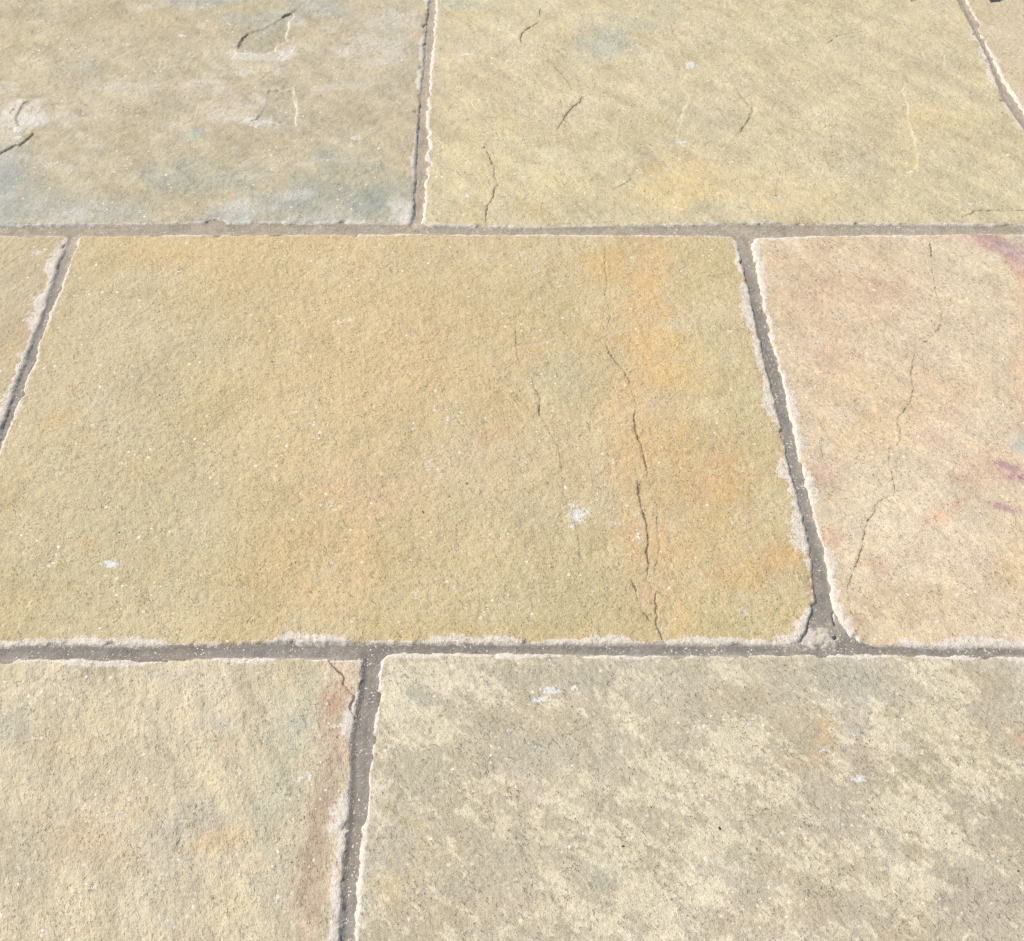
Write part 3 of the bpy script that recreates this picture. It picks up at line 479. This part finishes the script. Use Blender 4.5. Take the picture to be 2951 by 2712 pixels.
def build_slab(key, e, seed, step, label, parent, dense=True):
    lo_x, hi_x = e['bx']; lo_y, hi_y = e['by']
    hw = half_w(min(hi_y, VIS_Y[1]))
    if dense:
        xs = axis(lo_x, hi_x, -hw, hw, step[0], .02); ys = axis(lo_y, hi_y, VIS_Y[0], VIS_Y[1], step[1], .02)
    else:
        xs = axis(lo_x, hi_x, 1e3, 1e3, .02, .02); ys = axis(lo_y, hi_y, 1e3, 1e3, .02, .02)
    X, Y = np.meshgrid(xs, ys)
    sdf, sm = slab_sdf(X, Y, e, seed)
    if not dense: sdf = sm
    px, py = photo(X, Y)
    ang, st = GRAIN.get(key, (-40, 1.7))
    u, v = rot(X, Y, ang); us = u / st
    # relief of the riven face
    H = 0.0012 * fbm(X * 7, Y * 7, 3, seed) * 2
    if dense:
        H = H + 0.00034 * fbm(us * 34, v * 34, 2, seed + 5) * 2 + 0.00029 * fbm(us * 185, v * 185, 3, seed + 9, .75) * 1.2 * 2
        ter = fbm(us * 15, v * 15, 6, seed + 21, .62) * 5.5
        fl_ = np.floor(ter); st_ = fl_ + sst(.40, .60, ter - fl_)     # thin layers split off: low ragged terraces
        amp = {'MM': .00022, 'MR': .00030, 'TL': .00030, 'TM': .00026, 'BR': .00022}.get(key, .00026)
        H = H + amp * st_ + 0.00042 * (1 - 2 * abs(fbm(us * 60, v * 60, 3, seed + 27, .6) * 1.6))
    # rounded, chipped arris
    ew = 0.0045 + 0.004 * np.clip(fbm(X * 30, Y * 30, 2, seed + 70) + .3, 0, 1)
    H = H - 0.0005 * np.clip(1 - sdf / ew, 0, 1) ** 2
    H = H + np.where(sdf < 0, sdf * 1.0, 0)
    H = np.maximum(H, -0.030)
    # colour
    b0 = np.array(BASE.get(key, e.get('base', (205, 188, 148))), float)
    c = np.ones(X.shape + (3,)) * b0
    n1 = fbm(X * 9, Y * 9, 4, seed + 100)[..., None]; n2 = fbm(us * 30, v * 30, 4, seed + 110)[..., None]
    c = c + n1 * np.array([10, 12, 20]) + n2 * np.array([12, 12, 13])
    if dense:
        w1 = fbm(X * 22, Y * 22, 4, seed + 120, .6); w2 = fbm(us * 95, v * 95, 3, seed + 130, .65); w3 = fbm(X * 22 + 40, Y * 22, 3, seed + 125, .6)
        sharp = 1.0 if key != 'BR' else 0.55
        creamf = np.zeros(X.shape)
        for (bx, by, rx, ry, tilt, colr, s) in BLOBS.get(key, []):
            ca, sa = math.cos(math.radians(tilt)), math.sin(math.radians(tilt))
            R = max(rx, ry) * 2.2
            m = (abs(px - bx) < R) & (abs(py - by) < R)
            if not m.any(): continue
            dx = px[m] - bx; dy = py[m] - by
            uu = (dx * ca + dy * sa) / rx; vv = (-dx * sa + dy * ca) / ry
            d = np.sqrt(uu * uu + vv * vv) + w1[m] * (1.0 if key == 'BL' else 1.4) + w2[m] * 0.9
            if key == 'BR' and by > 0:
                lum = (colr[0] + colr[1]) / 2
                if lum > 203: creamf[m] += s * .42 * np.exp(-(uu * uu + vv * vv) * .8); continue
                if lum < 188: creamf[m] -= s * .32 * np.exp(-(uu * uu + vv * vv) * .8)
            if key == 'TL': s = min(1, s * 1.25)
            if colr[0] - colr[2] > 92: s = s * .72
            k = s * (1 - sst(0.85 - .75 * sharp, 0.85 + .75 * sharp, d))
            c[m] += (np.array(colr, float) * .8 + b0 * .2 - c[m]) * (k * .9)[:, None]
        if key == 'BR':   # cream and grey mottling in diagonal flakes
            um, vm = rot(X, Y, -32); q = fbm(um * 15, vm * 40, 7, 301, .74); qb = fbm(X * 26, Y * 26, 5, 303, .7)
            um, vm = rot(X, Y, -42); q2 = fbm(um * 60, vm * 150, 3, 307, .7)
            lowf = fbm(X * 3.5, Y * 3.5, 2, 309) * .25
            m1 = sst(.10, .21, creamf * .55 + q * .85 + qb * .5 + q2 * .5 + lowf + .10)[..., None]; m2 = sst(.05, .25, -q - q2 * .3 - creamf * .5)[..., None]
            c = c + (np.array([187, 179, 158]) - c) * m2 * .3
            c = c + (np.array([228, 218, 190]) + n2 * 12 - c) * m1 * .72
            H = H + m1[..., 0] * .00012
        if key in ('BL', 'MR', 'TL', 'TM'):
            um, vm = rot(X, Y, ang); q = fbm(um * 14, vm * 34, 5, seed + 311, .62)
            c = c + np.array([10, 8, 4]) * sst(.04, .3, q)[..., None] - np.array([9, 9, 8]) * sst(.04, .3, -q)[..., None]
    if key == 'TL':   # lime bloom
        for (bx, by, rx, ry, st_) in ((55,345,60,50,.8),(95,320,40,36,.9),(45,405,40,22,.7),(240,620,70,22,.8),(690,600,100,30,.85),(840,560,80,14,.7),(1150,600,40,50,.9),(1195,640,50,16,1),(740,165,90,14,.8),(830,150,30,24,.9),(845,60,50,14,.6),(700,210,40,14,.8),(640,330,80,20,.6),(750,352,50,12,.8),(1060,150,120,40,.5),(1130,60,90,30,.5),(580,240,80,10,.5),(30,640,90,14,.8),(960,640,220,8,.8)):
            dd_ = ((px - bx) / rx) ** 2 + ((py - by) / ry) ** 2
            k = st_ * sst(1.3, .1, dd_ + w1 * 2.2 + w2 * 1.0) * .8
            c = c + (np.array([228, 220, 208]) - c) * k[..., None]
        bl = sst(.02, .30, fbm(X * 12, Y * 22, 5, 601, .66) - .02 + .14 * sst(380, 640, py)) * sst(0, .2, fbm(X * 4, Y * 5, 2, 603) + .16)
        c = c + (np.array([226, 216, 200]) - c) * (bl * .5)[..., None]
        bg_ = np.maximum(sst(430, 640, py), sst(120, -20, px) * sst(380, 470, py)) * np.clip(fbm(X * 6, Y * 8, 3, 605) * 1.5 + .35, 0, 1)
        c = c + (np.array([170, 176, 168]) - c) * (bg_ * .5)[..., None]
    if key == 'MM':   # iron veins running with the bedding
        vx = (px - 1850 - (py - 1200) * .02) / 150
        vv_ = fbm(X * 34, Y * 5, 4, 611, .6) + fbm(X * 10, Y * 3, 2, 613) * .6
        vn = sst(.05, .35, vv_) * np.exp(-vx * vx)
        c = c + (np.array([226, 176, 112]) - c) * (vn * .25)[..., None]
    for poly, dep in SCARS if dense else []:
        pa = np.array(poly, float)
        m = (px > pa[:, 0].min() - 30) & (px < pa[:, 0].max() + 30) & (py > pa[:, 1].min() - 30) & (py < pa[:, 1].max() + 30)
        if not m.any(): continue
        gx, gy = ground(pa[:, 0], pa[:, 1]); gx = np.append(gx, gx[0]); gy = np.append(gy, gy[0])
        qx = X[m] + .004 * fbm(X[m] * 60, Y[m] * 60, 3, 520); qy = Y[m] + .006 * fbm(X[m] * 60, Y[m] * 60, 3, 521)
        ins = np.zeros(qx.shape, bool)
        for i in range(len(gx) - 1):
            cr = ((gy[i] > qy) != (gy[i + 1] > qy)) & (qx < (gx[i + 1] - gx[i]) * (qy - gy[i]) / (gy[i + 1] - gy[i] + 1e-12) + gx[i]); ins ^= cr
        H[m] -= ins * dep
        d, _, _, _ = seg_dist(qx, qy, list(zip(gx, gy)))
        rim = np.exp(-d / .004) * ~ins * sst(-.1, .35, fbm(X[m] * 40, Y[m] * 40, 3, 523) + .1)
        c[m] += (np.array([236, 226, 210]) - c[m]) * (rim * .7)[:, None]
        c[m] += (np.array([188, 178, 152]) - c[m]) * (ins * .35)[:, None]
    # cracks, ledges
    dark = np.full(X.shape, 4.0); pale = np.full(X.shape, 4.0); chalk = np.zeros(X.shape)
    film_edge_light = np.zeros(X.shape)  # one pale band for mortar film and the painted light on chipped edges
    if dense:
        wx = X + 0.0012 * gn(X * 160, Y * 160, 501) + 0.0007 * gn(X * 420, Y * 420, 503); wy = Y + 0.0012 * gn(X * 160, Y * 160, 502) + 0.0007 * gn(X * 420, Y * 420, 504)
        for kind, pts, wmm, led in CRACKS:
            pa = np.array(pts, float); mg = 160
            m = (px > pa[:, 0].min() - mg) & (px < pa[:, 0].max() + mg) & (py > pa[:, 1].min() - mg) & (py < pa[:, 1].max() + mg)
            if not m.any(): continue
            gx, gy = ground(pa[:, 0], pa[:, 1])
            d, sd_, al, L = seg_dist(wx[m], wy[m], list(zip(gx, gy)))
            tap = np.clip(np.minimum(al, L - al) / (0.12 * L + .004), 0.0, 1) ** .6
            ww = wmm * 0.001 * (0.45 + 0.55 * tap) * (0.85 + 0.6 * gn(X[m] * 55, Y[m] * 55, 510)) * (1.7 if key == 'TL' and kind == 'p' else 1)
            ofs = .66 if wmm < .35 else (.25 if key == 'MR' else .34) if wmm < .55 else (.75 if key == 'BR' else .1 if key in ('MM', 'MR') else .35 if kind == 'p' and key == 'TM' else .15)
            ratio = ofs + np.clip(np.maximum(d - .26 * step[0], 0) / np.maximum(ww, 2e-4), 0, 4)

            if kind == 'd': dark[m] = np.minimum(dark[m], ratio)
            else: pale[m] = np.minimum(pale[m], ratio)
            sgn = sd_ * (1 if kind == 'd' else -1) * np.clip(d / 0.0009, 0, 1)
            H[m] += sgn * led * 0.0005 * tap * np.exp(-d / 0.022)
            if kind == 'd': H[m] -= 0.0006 * min(1.0, wmm) * np.exp(-(d / (ww + 4e-4)) ** 2) * tap
        for (bx, by, rx, ry, s) in CHALK:
            m = (abs(px - bx) < rx * 3) & (abs(py - by) < ry * 3)
            if m.any(): chalk[m] = np.maximum(chalk[m], s * np.exp(-((px[m] - bx) / rx) ** 2 * .8 - ((py[m] - by) / ry) ** 2 * .8))
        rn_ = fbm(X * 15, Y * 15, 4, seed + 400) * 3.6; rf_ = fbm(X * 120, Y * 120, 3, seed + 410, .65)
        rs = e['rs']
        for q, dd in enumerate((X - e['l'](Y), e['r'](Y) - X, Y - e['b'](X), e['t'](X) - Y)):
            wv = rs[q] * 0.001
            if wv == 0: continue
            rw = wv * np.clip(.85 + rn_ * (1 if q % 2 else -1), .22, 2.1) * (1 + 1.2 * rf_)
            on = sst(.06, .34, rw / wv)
            film_edge_light = np.maximum(film_edge_light, on * np.clip(1.2 - (dd - .0006) / np.maximum(rw, 3e-4) * .7, 0, 1.0))
        film_edge_light = np.clip(film_edge_light - .25 * np.clip(-rn_, 0, 1), 0, 1)
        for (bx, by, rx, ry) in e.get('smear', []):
            g = np.exp(-((px - bx) / rx) ** 2 - ((py - by) / ry) ** 2); film_edge_light = np.maximum(film_edge_light, np.clip(g * 1.3 + .25 * w1, 0, 1) * (g > .1))
        H = H + film_edge_light * 0.0003
    g_ = c.mean(-1, keepdims=True)
    tint = lin(np.clip(g_ + (c - g_) * {'MM': .87, 'MR': .84, 'TM': .82, 'ML': .86, 'BL': .86, 'BR': .84}.get(key, .90) + np.array({'TM': (21, 19, 20), 'MM': (19, 17, 20), 'MR': (18, 15, 21), 'BL': (19, 18, 20), 'BR': (17, 12, 8), 'TL': (10, 9, 10), 'ML': (13, 16, 19)}.get(key, (13, 13, 13))), 60, 250))
    marks = np.stack([dark, pale, film_edge_light], -1)
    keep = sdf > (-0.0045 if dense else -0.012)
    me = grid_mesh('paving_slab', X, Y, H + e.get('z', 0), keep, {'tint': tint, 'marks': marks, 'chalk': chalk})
    ob = bpy.data.objects.new('paving_slab', me); scene.collection.objects.link(ob)
    ob.parent = parent
    if label: ob['label'] = label
    mk = GRAIN.get(key, (-40, 1.7))
    if mk not in STONE: STONE[mk] = make_stone('sandstone', *mk)
    me.materials.append(STONE[mk])
    return ob
STONE = {}

SLABS = []
def E(l, r, b, t, bx, by, **k):
    d = dict(l=l, r=r, b=b, t=t, bx=bx, by=by); d.update(k); return d
y2b, y2t = row2_bot(np.array([0.]))[0], row2_top(np.array([0.]))[0]
y1b, y3t = row1_bot(np.array([0.]))[0], row3_top(np.array([0.]))[0]
xr = lambda f, y: float(f(np.array([y]))[0])
W = 0.90
xTL = xr(tl_r, 1.4); xTMl = xr(tm_l, 1.4); xTM = xr(tm_r, 1.5); xTR = xr(tr_l, 1.5)
rows1 = (y1b - .02, Y_TOP1 + .01); rows2 = (y2b - .02, y2t + .02); rows3 = (Y_BOT3 - .01, y3t + .02)
xml = xr(ml_r, .9); xmm = xr(mm_l, .9); xmr = xr(mm_r, .9); xmr2 = xr(mr_l, .9); xbl = xr(bl_r, .3); xbr = xr(br_l, .3)
VISIBLE = [
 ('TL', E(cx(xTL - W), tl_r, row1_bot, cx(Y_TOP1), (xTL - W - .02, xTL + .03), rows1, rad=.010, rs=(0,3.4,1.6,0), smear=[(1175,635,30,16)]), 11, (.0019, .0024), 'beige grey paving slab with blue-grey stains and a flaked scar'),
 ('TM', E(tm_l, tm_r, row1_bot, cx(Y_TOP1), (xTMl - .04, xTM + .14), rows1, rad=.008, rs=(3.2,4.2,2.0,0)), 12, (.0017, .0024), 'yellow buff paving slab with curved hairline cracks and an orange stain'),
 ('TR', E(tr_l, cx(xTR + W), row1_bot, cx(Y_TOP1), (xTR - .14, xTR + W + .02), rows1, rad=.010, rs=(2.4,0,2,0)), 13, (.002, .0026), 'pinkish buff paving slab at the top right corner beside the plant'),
 ('ML', E(cx(xml - W), ml_r, row2_bot, row2_top, (xml - W - .02, xml + .06), rows2, rad=.010, rs=(0,7.5,2,1.2)), 14, (.0016, .0018), 'tan paving slab at the left edge with white mortar film and painted-in edge light along its joint'),
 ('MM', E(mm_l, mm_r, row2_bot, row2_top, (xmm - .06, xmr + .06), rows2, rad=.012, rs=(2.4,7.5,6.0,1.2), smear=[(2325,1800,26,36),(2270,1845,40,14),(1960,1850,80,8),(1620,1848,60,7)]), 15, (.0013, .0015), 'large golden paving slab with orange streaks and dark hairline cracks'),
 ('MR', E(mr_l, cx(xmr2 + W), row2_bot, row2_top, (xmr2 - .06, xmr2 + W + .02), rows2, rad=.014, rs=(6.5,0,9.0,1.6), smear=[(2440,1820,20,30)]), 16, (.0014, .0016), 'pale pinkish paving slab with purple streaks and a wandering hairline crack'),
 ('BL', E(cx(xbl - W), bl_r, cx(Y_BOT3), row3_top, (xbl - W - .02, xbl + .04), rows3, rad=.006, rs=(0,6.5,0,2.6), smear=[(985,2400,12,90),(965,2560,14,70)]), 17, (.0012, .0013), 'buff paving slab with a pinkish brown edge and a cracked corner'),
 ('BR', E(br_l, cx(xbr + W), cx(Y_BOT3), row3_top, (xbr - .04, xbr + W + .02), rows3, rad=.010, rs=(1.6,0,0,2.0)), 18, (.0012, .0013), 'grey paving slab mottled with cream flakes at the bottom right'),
]

# mortar bed: follows the joints, a little below the stones
def build_mortar():
    hwt = half_w(VIS_Y[1])
    xs = axis(-2.6, 2.6, -hwt, hwt, .0015, .05); ys = axis(-1.4, 3.0, VIS_Y[0], VIS_Y[1], .0016, .05)
    X, Y = np.meshgrid(xs, ys)
    dmax = np.full(X.shape, -1.0); lft = np.full(X.shape, -1.0)
    for key, e, seed, st, lb in VISIBLE:
        d = smin(smin(X - e['l'](Y), e['r'](Y) - X, .004), smin(Y - e['b'](X), e['t'](X) - Y, .004), e.get('rad', .012))
        dmax = np.maximum(dmax, d)
    gap = np.clip(-dmax, 0, .012)
    keep = dmax < 0.007
    H = np.full(X.shape, -0.0022)
    px, py = photo(X, Y)
    xm, ym = X[keep], Y[keep]
    n = fbm(xm * 26, ym * 26, 3, 900); f = fbm(xm * 190, ym * 190, 3, 910, .65); g = gn(xm * 520, ym * 520, 920)
    h = -0.0012 - 0.0012 * np.clip(gap[keep] / .006, 0, 1) + n * 0.0012 + f * 0.0004 + g * 0.00015 - 0.0022 * np.clip(-gap[keep] + dmax[keep], 0, .01) / .004
    mess = np.exp(-((px[keep] - 2335) / 70) ** 2 - ((py[keep] - 1835) / 34) ** 2) + .8 * np.exp(-((px[keep] - 1205) / 50) ** 2 - ((py[keep] - 648) / 22) ** 2) + .45 * np.exp(-((px[keep] - 2165) / 50) ** 2 - ((py[keep] - 668) / 18) ** 2)
    in3 = ym < y3t + .004
    dl = xm - bl_r(ym); h = h - in3 * .0010 * np.exp(-((dl - .005) / .0035) ** 2)
    in2 = (ym > y2b) & (ym < y2t)
    dl = np.minimum(abs(xm - mm_r(ym) - .002), abs(xm - ml_r(ym) - .003)); h = h - in2 * .0007 * np.exp(-(dl / .0022) ** 2)
    in1 = ym > y1b
    h = h - in1 * .0012 * np.exp(-((xm - tl_r(ym) - .002) / .0025) ** 2)
    h = h + mess * (0.0010 + 0.0016 * fbm(xm * 120, ym * 120, 3, 930, .7))
    # a void beside the right-hand slab's corner
    hx, hy = ground(np.array([2402, 2404, 2408]), np.array([1766, 1782, 1798])); d, _, _, _ = seg_dist(xm, ym, list(zip(hx, hy)))
    h = h - 0.004 * np.exp(-(d / .0008) ** 2)
    for (qx, qy, r) in ((2412, 1833, .0014), (2406, 1836, .0012), (1118, 1903, .0012), (2176, 748, .002)):
        ax, ay = ground(qx, qy); h = h - .005 * np.exp(-((xm - ax) ** 2 + (ym - ay) ** 2) / r ** 2)
    H[keep] = h
    c = np.ones(X.shape + (3,)) * np.array([155, 146, 138.])
    cm = c[keep] + fbm(xm * 8, ym * 8, 3, 940)[:, None] * np.array([16, 18, 20]) + n[:, None] * np.array([14, 10, 6])
    haze = sst(.0035, .0, gap[keep] + .0016 * fbm(xm * 90, ym * 90, 3, 950)) * np.clip(fbm(xm * 13, ym * 13, 3, 955) * 2.2 + .35, 0, 1)
    cm = cm + (np.array([214, 203, 192]) - cm) * (haze * .75)[:, None]
    ms = sst(.25, .7, mess * .95 + f * .9) * .85
    cm = cm + (np.array([238, 224, 210]) - cm) * ms[:, None]
    # upper course: warmer, paler joint
    up = sst(900, 620, py[keep]) * .8
    cm = cm + (np.array([192, 177, 157]) - cm) * up[:, None]
    c[keep] = cm
    # beyond the noted slabs simply a bed below the stones
    far = (Y > Y_TOP1 - .004) | (Y < Y_BOT3 + .004) | (X < -1.0) | (X > 1.05)
    keep = keep | far
    return grid_mesh('patio', X, Y, H, keep, {'tint': lin(np.clip(c, 60, 240))})
me = build_mortar(); me.materials.append(mortar_mat)
patio = bpy.data.objects.new('patio', me); scene.collection.objects.link(patio)

patio['kind'] = 'structure'; patio['label'] = 'patio of riven sandstone slabs laid in grey-brown recessed mortar'

for key, e, seed, st, lb in VISIBLE:
    build_slab(key, e, seed, st, lb, patio)

# slabs of the same patio beyond the frame (coarser)
J = 0.015
_r = random.Random(4)
def far_slab(x0, x1, y0, y1, k):
    e = E(cx(x0), cx(x1), cx(y0), cx(y1), (x0 - .012, x1 + .012), (y0 - .012, y1 + .012), rad=.012,
          base=[(205, 188, 148), (198, 184, 152), (212, 190, 150), (204, 182, 134)][k % 4])
    build_slab('far', e, 30 + k, (.02, .02), None, patio, dense=False)
k = 0
for (a, b_) in ((xTL - W - J - .8, xTL - W - J), (xTR + W + J, xTR + W + J + .6)):
    far_slab(a, b_, y1b, Y_TOP1, k); k += 1
for (a, b_) in ((xml - W - J - .8, xml - W - J), (xmr2 + W + J, xmr2 + W + J + .5)):
    far_slab(a, b_, y2b, y2t, k); k += 1
for (a, b_) in ((xbl - W - J - .9, xbl - W - J), (xbr + W + J, xbr + W + J + .8)):
    far_slab(a, b_, Y_BOT3, y3t, k); k += 1
for (y0, y1) in ((Y_TOP1 + J, Y_TOP1 + J + .6), (Y_BOT3 - J - .6, Y_BOT3 - J)):
    x = -2.3 + _r.random() * .2
    while x < 2.2:
        w = _r.choice((.6, .9, .9, .75)); w = min(w, 2.55 - x)
        far_slab(x, x + w, y0, y1, k); k += 1; x += w + J

# ground all round the patio
gm = bpy.data.meshes.new('ground'); S = 150
gm.from_pydata([(-S, -S, -.06), (S, -S, -.06), (S, S, -.06), (-S, S, -.06)], [], [(0, 1, 2, 3)])
gm.materials.append(simple_mat('lawn', (.045, .07, .02), (.09, .11, .035), 6, .9))
go = bpy.data.objects.new('ground', gm); scene.collection.objects.link(go); go['kind'] = 'structure'; go['label'] = 'lawn around the patio'

# ------------------------------------------------------------------ loose sand grains lying in joints and on the stones
def grit(name, label, n, colr, where, smin_, smax, seed):
    rg = np.random.RandomState(seed); V = []; Fc = []
    octa = np.array([(1, 0, 0), (-1, 0, 0), (0, 1, 0), (0, -1, 0), (0, 0, 1), (0, 0, -1)], float)
    fs = [(0, 2, 4), (2, 1, 4), (1, 3, 4), (3, 0, 4), (2, 0, 5), (1, 2, 5), (3, 1, 5), (0, 3, 5)]
    for x, y, z in where(rg, n):
        s = smin_ + (smax - smin_) * rg.rand() ** 2
        a = rg.rand() * 6.28; ca, sa = math.cos(a), math.sin(a)
        o = octa * (s * (0.7 + .6 * rg.rand(6, 1))) * np.array([1.25, .85, .7])
        o = np.stack([o[:, 0] * ca - o[:, 1] * sa, o[:, 0] * sa + o[:, 1] * ca, o[:, 2]], -1) + (x, y, z + s * .3)
        b0 = len(V); V += o.tolist(); Fc += [tuple(b0 + q for q in f) for f in fs]
    me = bpy.data.meshes.new(name); me.from_pydata(V, [], Fc)
    me.materials.append(simple_mat(name + '_grain', *colr, 300, .7))
    ob = bpy.data.objects.new(name, me); scene.collection.objects.link(ob)
    ob['kind'] = 'stuff'; ob['label'] = label; ob['category'] = 'sand' if name == 'sand_grains' else 'soil crumbs'
def in_joint(rg, n):
    out = []
    while len(out) < n:
        t = rg.rand()
        if t < .35: x = rg.uniform(-.85, .85); a, b_ = row1_bot(np.array([x]))[0], row2_top(np.array([x]))[0]; y = rg.uniform(b_, a)
        elif t < .7: x = rg.uniform(-.6, .6); a, b_ = row2_bot(np.array([x]))[0], row3_top(np.array([x]))[0]; y = rg.uniform(b_, a)
        elif t < .85: y = rg.uniform(y2b, y2t); x = rg.uniform(xr(mm_r, y), xr(mr_l, y))
        elif t < .95: y = rg.uniform(.2, y3t); x = rg.uniform(xr(bl_r, y), xr(br_l, y))
        else: y = rg.uniform(y1b, 1.7); x = rg.uniform(xr(tl_r, y), xr(tm_l, y))
        if fbm(np.array([x * 14.]), np.array([y * 14.]), 2, 77)[0] + .25 < rg.rand() * .7: continue
        out.append((x, y, -.0028))
    return out
grit('sand_grains', 'pale sand grains lying along the mortar joints', 2200, (lin((236, 226, 208)), lin((206, 190, 168))), in_joint, .0003, .0008, 5)

CRUMBS = [(182,1349,.0011),(120,1620,.0007),(345,1535,.0006),(2203,2283,.0011),(2073,2386,.0006),(2320,2143,.0006),(1796,2440,.0008),(1648,2037,.0006),(1812,2214,.0006),(2885,2083,.0007),(2933,2510,.0006),
 (552,2003,.0007),(840,2485,.0009),(2323,506,.0009),(2446,1313,.0008),(945,578,.0010),(1402,243,.0009),(1345,1393,.0008),(1293,1430,.0006),(1842,1397,.0007),(1218,1475,.0006),(460,1139,.0008),(1876,2327,.0005),(2236,564,.0007),(2622,563,.0006),(1440,690,.0007),(975,1802,.0007),(1520,1890,.0006)]
def on_spots(rg, n):
    out = []
    for qx, qy, s_ in CRUMBS:
        x, y = ground(qx, qy); out.append((float(x), float(y), .0004))
    return out
grit('soil_crumbs', 'tiny dark soil crumbs scattered over the slabs', 0, ((.05, .04, .025), (.09, .065, .04)), on_spots, .0006, .0012, 9)

# ------------------------------------------------------------------ small plant growing in the joint just past the top edge
leaf_mat = simple_mat('leaf', (.20, .18, .09), (.30, .25, .13), 90, .6, .0004, .45)
stem_mat = simple_mat('dry_stem', (.10, .055, .03), (.16, .09, .05), 200, .8)
def leaf_mesh(L, Wd, droop):
    n = 9; V = []; Fc = []
    for i in range(n + 1):
        t = i / n; w = Wd * math.sin(PI * min(1, t * .93 + .07)) ** .8 * (1.12 if i % 2 else .74)
        z = -droop * t * t
        V += [(-w, L * t - .12 * w, z + w * .28), (0, L * t, z), (w, L * t - .12 * w, z + w * .28)]
    for i in range(n):
        a = i * 3; Fc += [(a, a + 1, a + 4, a + 3), (a + 1, a + 2, a + 5, a + 4)]
    m = len(V); V += [(x, y, z - .0004) for x, y, z in V]; Fc += [tuple(reversed([q + m for q in f])) for f in Fc]
    me = bpy.data.meshes.new('leaf'); me.from_pydata(V, [], Fc); me.materials.append(leaf_mat)
    return me
def tube(pts, r):
    V = []; Fc = []; n = 6
    for i, p in enumerate(pts):
        p = Vector(p); q = Vector(pts[min(i + 1, len(pts) - 1)]) - Vector(pts[max(i - 1, 0)]); q.normalize()
        a = q.orthogonal().normalized(); b_ = q.cross(a); rr = r * (1 - .5 * i / len(pts))
        for k in range(n): V.append(tuple(p + (a * math.cos(k * 2 * PI / n) + b_ * math.sin(k * 2 * PI / n)) * rr))
    for i in range(len(pts) - 1):
        for k in range(n): Fc.append((i * n + k, i * n + (k + 1) % n, (i + 1) * n + (k + 1) % n, (i + 1) * n + k))
    Fc.append(tuple(range(n))[::-1]); Fc.append(tuple((len(pts) - 1) * n + k for k in range(n)))
    me = bpy.data.meshes.new('stem'); me.from_pydata(V, [], Fc); me.materials.append(stem_mat)
    return me
leafs = [leaf_mesh(.042, .011, .012), leaf_mesh(.034, .010, .006), leaf_mesh(.05, .013, .02)]
gx, gy = (float(q) for q in ground(2700, -60)); bx_, by_ = gx, Y_TOP1 + .006
pl = bpy.data.objects.new('low_plant', None); scene.collection.objects.link(pl)
pl.location = (bx_, by_, -.003)
pl['label'] = 'low weed with toothed olive leaves sprawling in at the top right edge'; pl['category'] = 'plant'
rl = random.Random(12)
# stems end where the photograph shows tips and shadows at its top edge
ENDS = [(2625, 4, .004), (2775, -34, .018), (2815, -24, .010), (2888, -5, .005), (2925, -30, .014), (2560, -60, .024), (2690, -64, .028), (2500, -60, .03), (2980, -60, .03)]
for i, (qx, qy, z) in enumerate(ENDS):
    ex, ey = (float(q) for q in ground(qx, qy)); ex -= bx_; ey -= by_
    p = [(0, 0, 0), (ex * .25, ey * .2, .025 + .012 * rl.random()), (ex * .6, ey * .55, .035 + z * .4), (ex * .88, ey * .86, z + .012), (ex, ey, z)]
    st = bpy.data.objects.new('stem', tube(p, .0012)); scene.collection.objects.link(st); st.parent = pl
    if i == 0: continue
    for j in range(4):
        t = 1 - j * .16
        lf = bpy.data.objects.new('leaf', leafs[rl.randrange(3)]); scene.collection.objects.link(lf); lf.parent = pl
        hd = math.atan2(-ex, ey) + (0 if j == 0 else (1 if j % 2 else -1) * rl.uniform(.7, 1.3))
        lf.location = (ex * t, ey * t - (0.0 if j else -.03), z + .006 + .012 * (j > 0) + .03 * (1 - t))
        lf.rotation_euler = (rl.uniform(-.25, .1), rl.uniform(-.4, .4), hd if ey > 0 else hd)
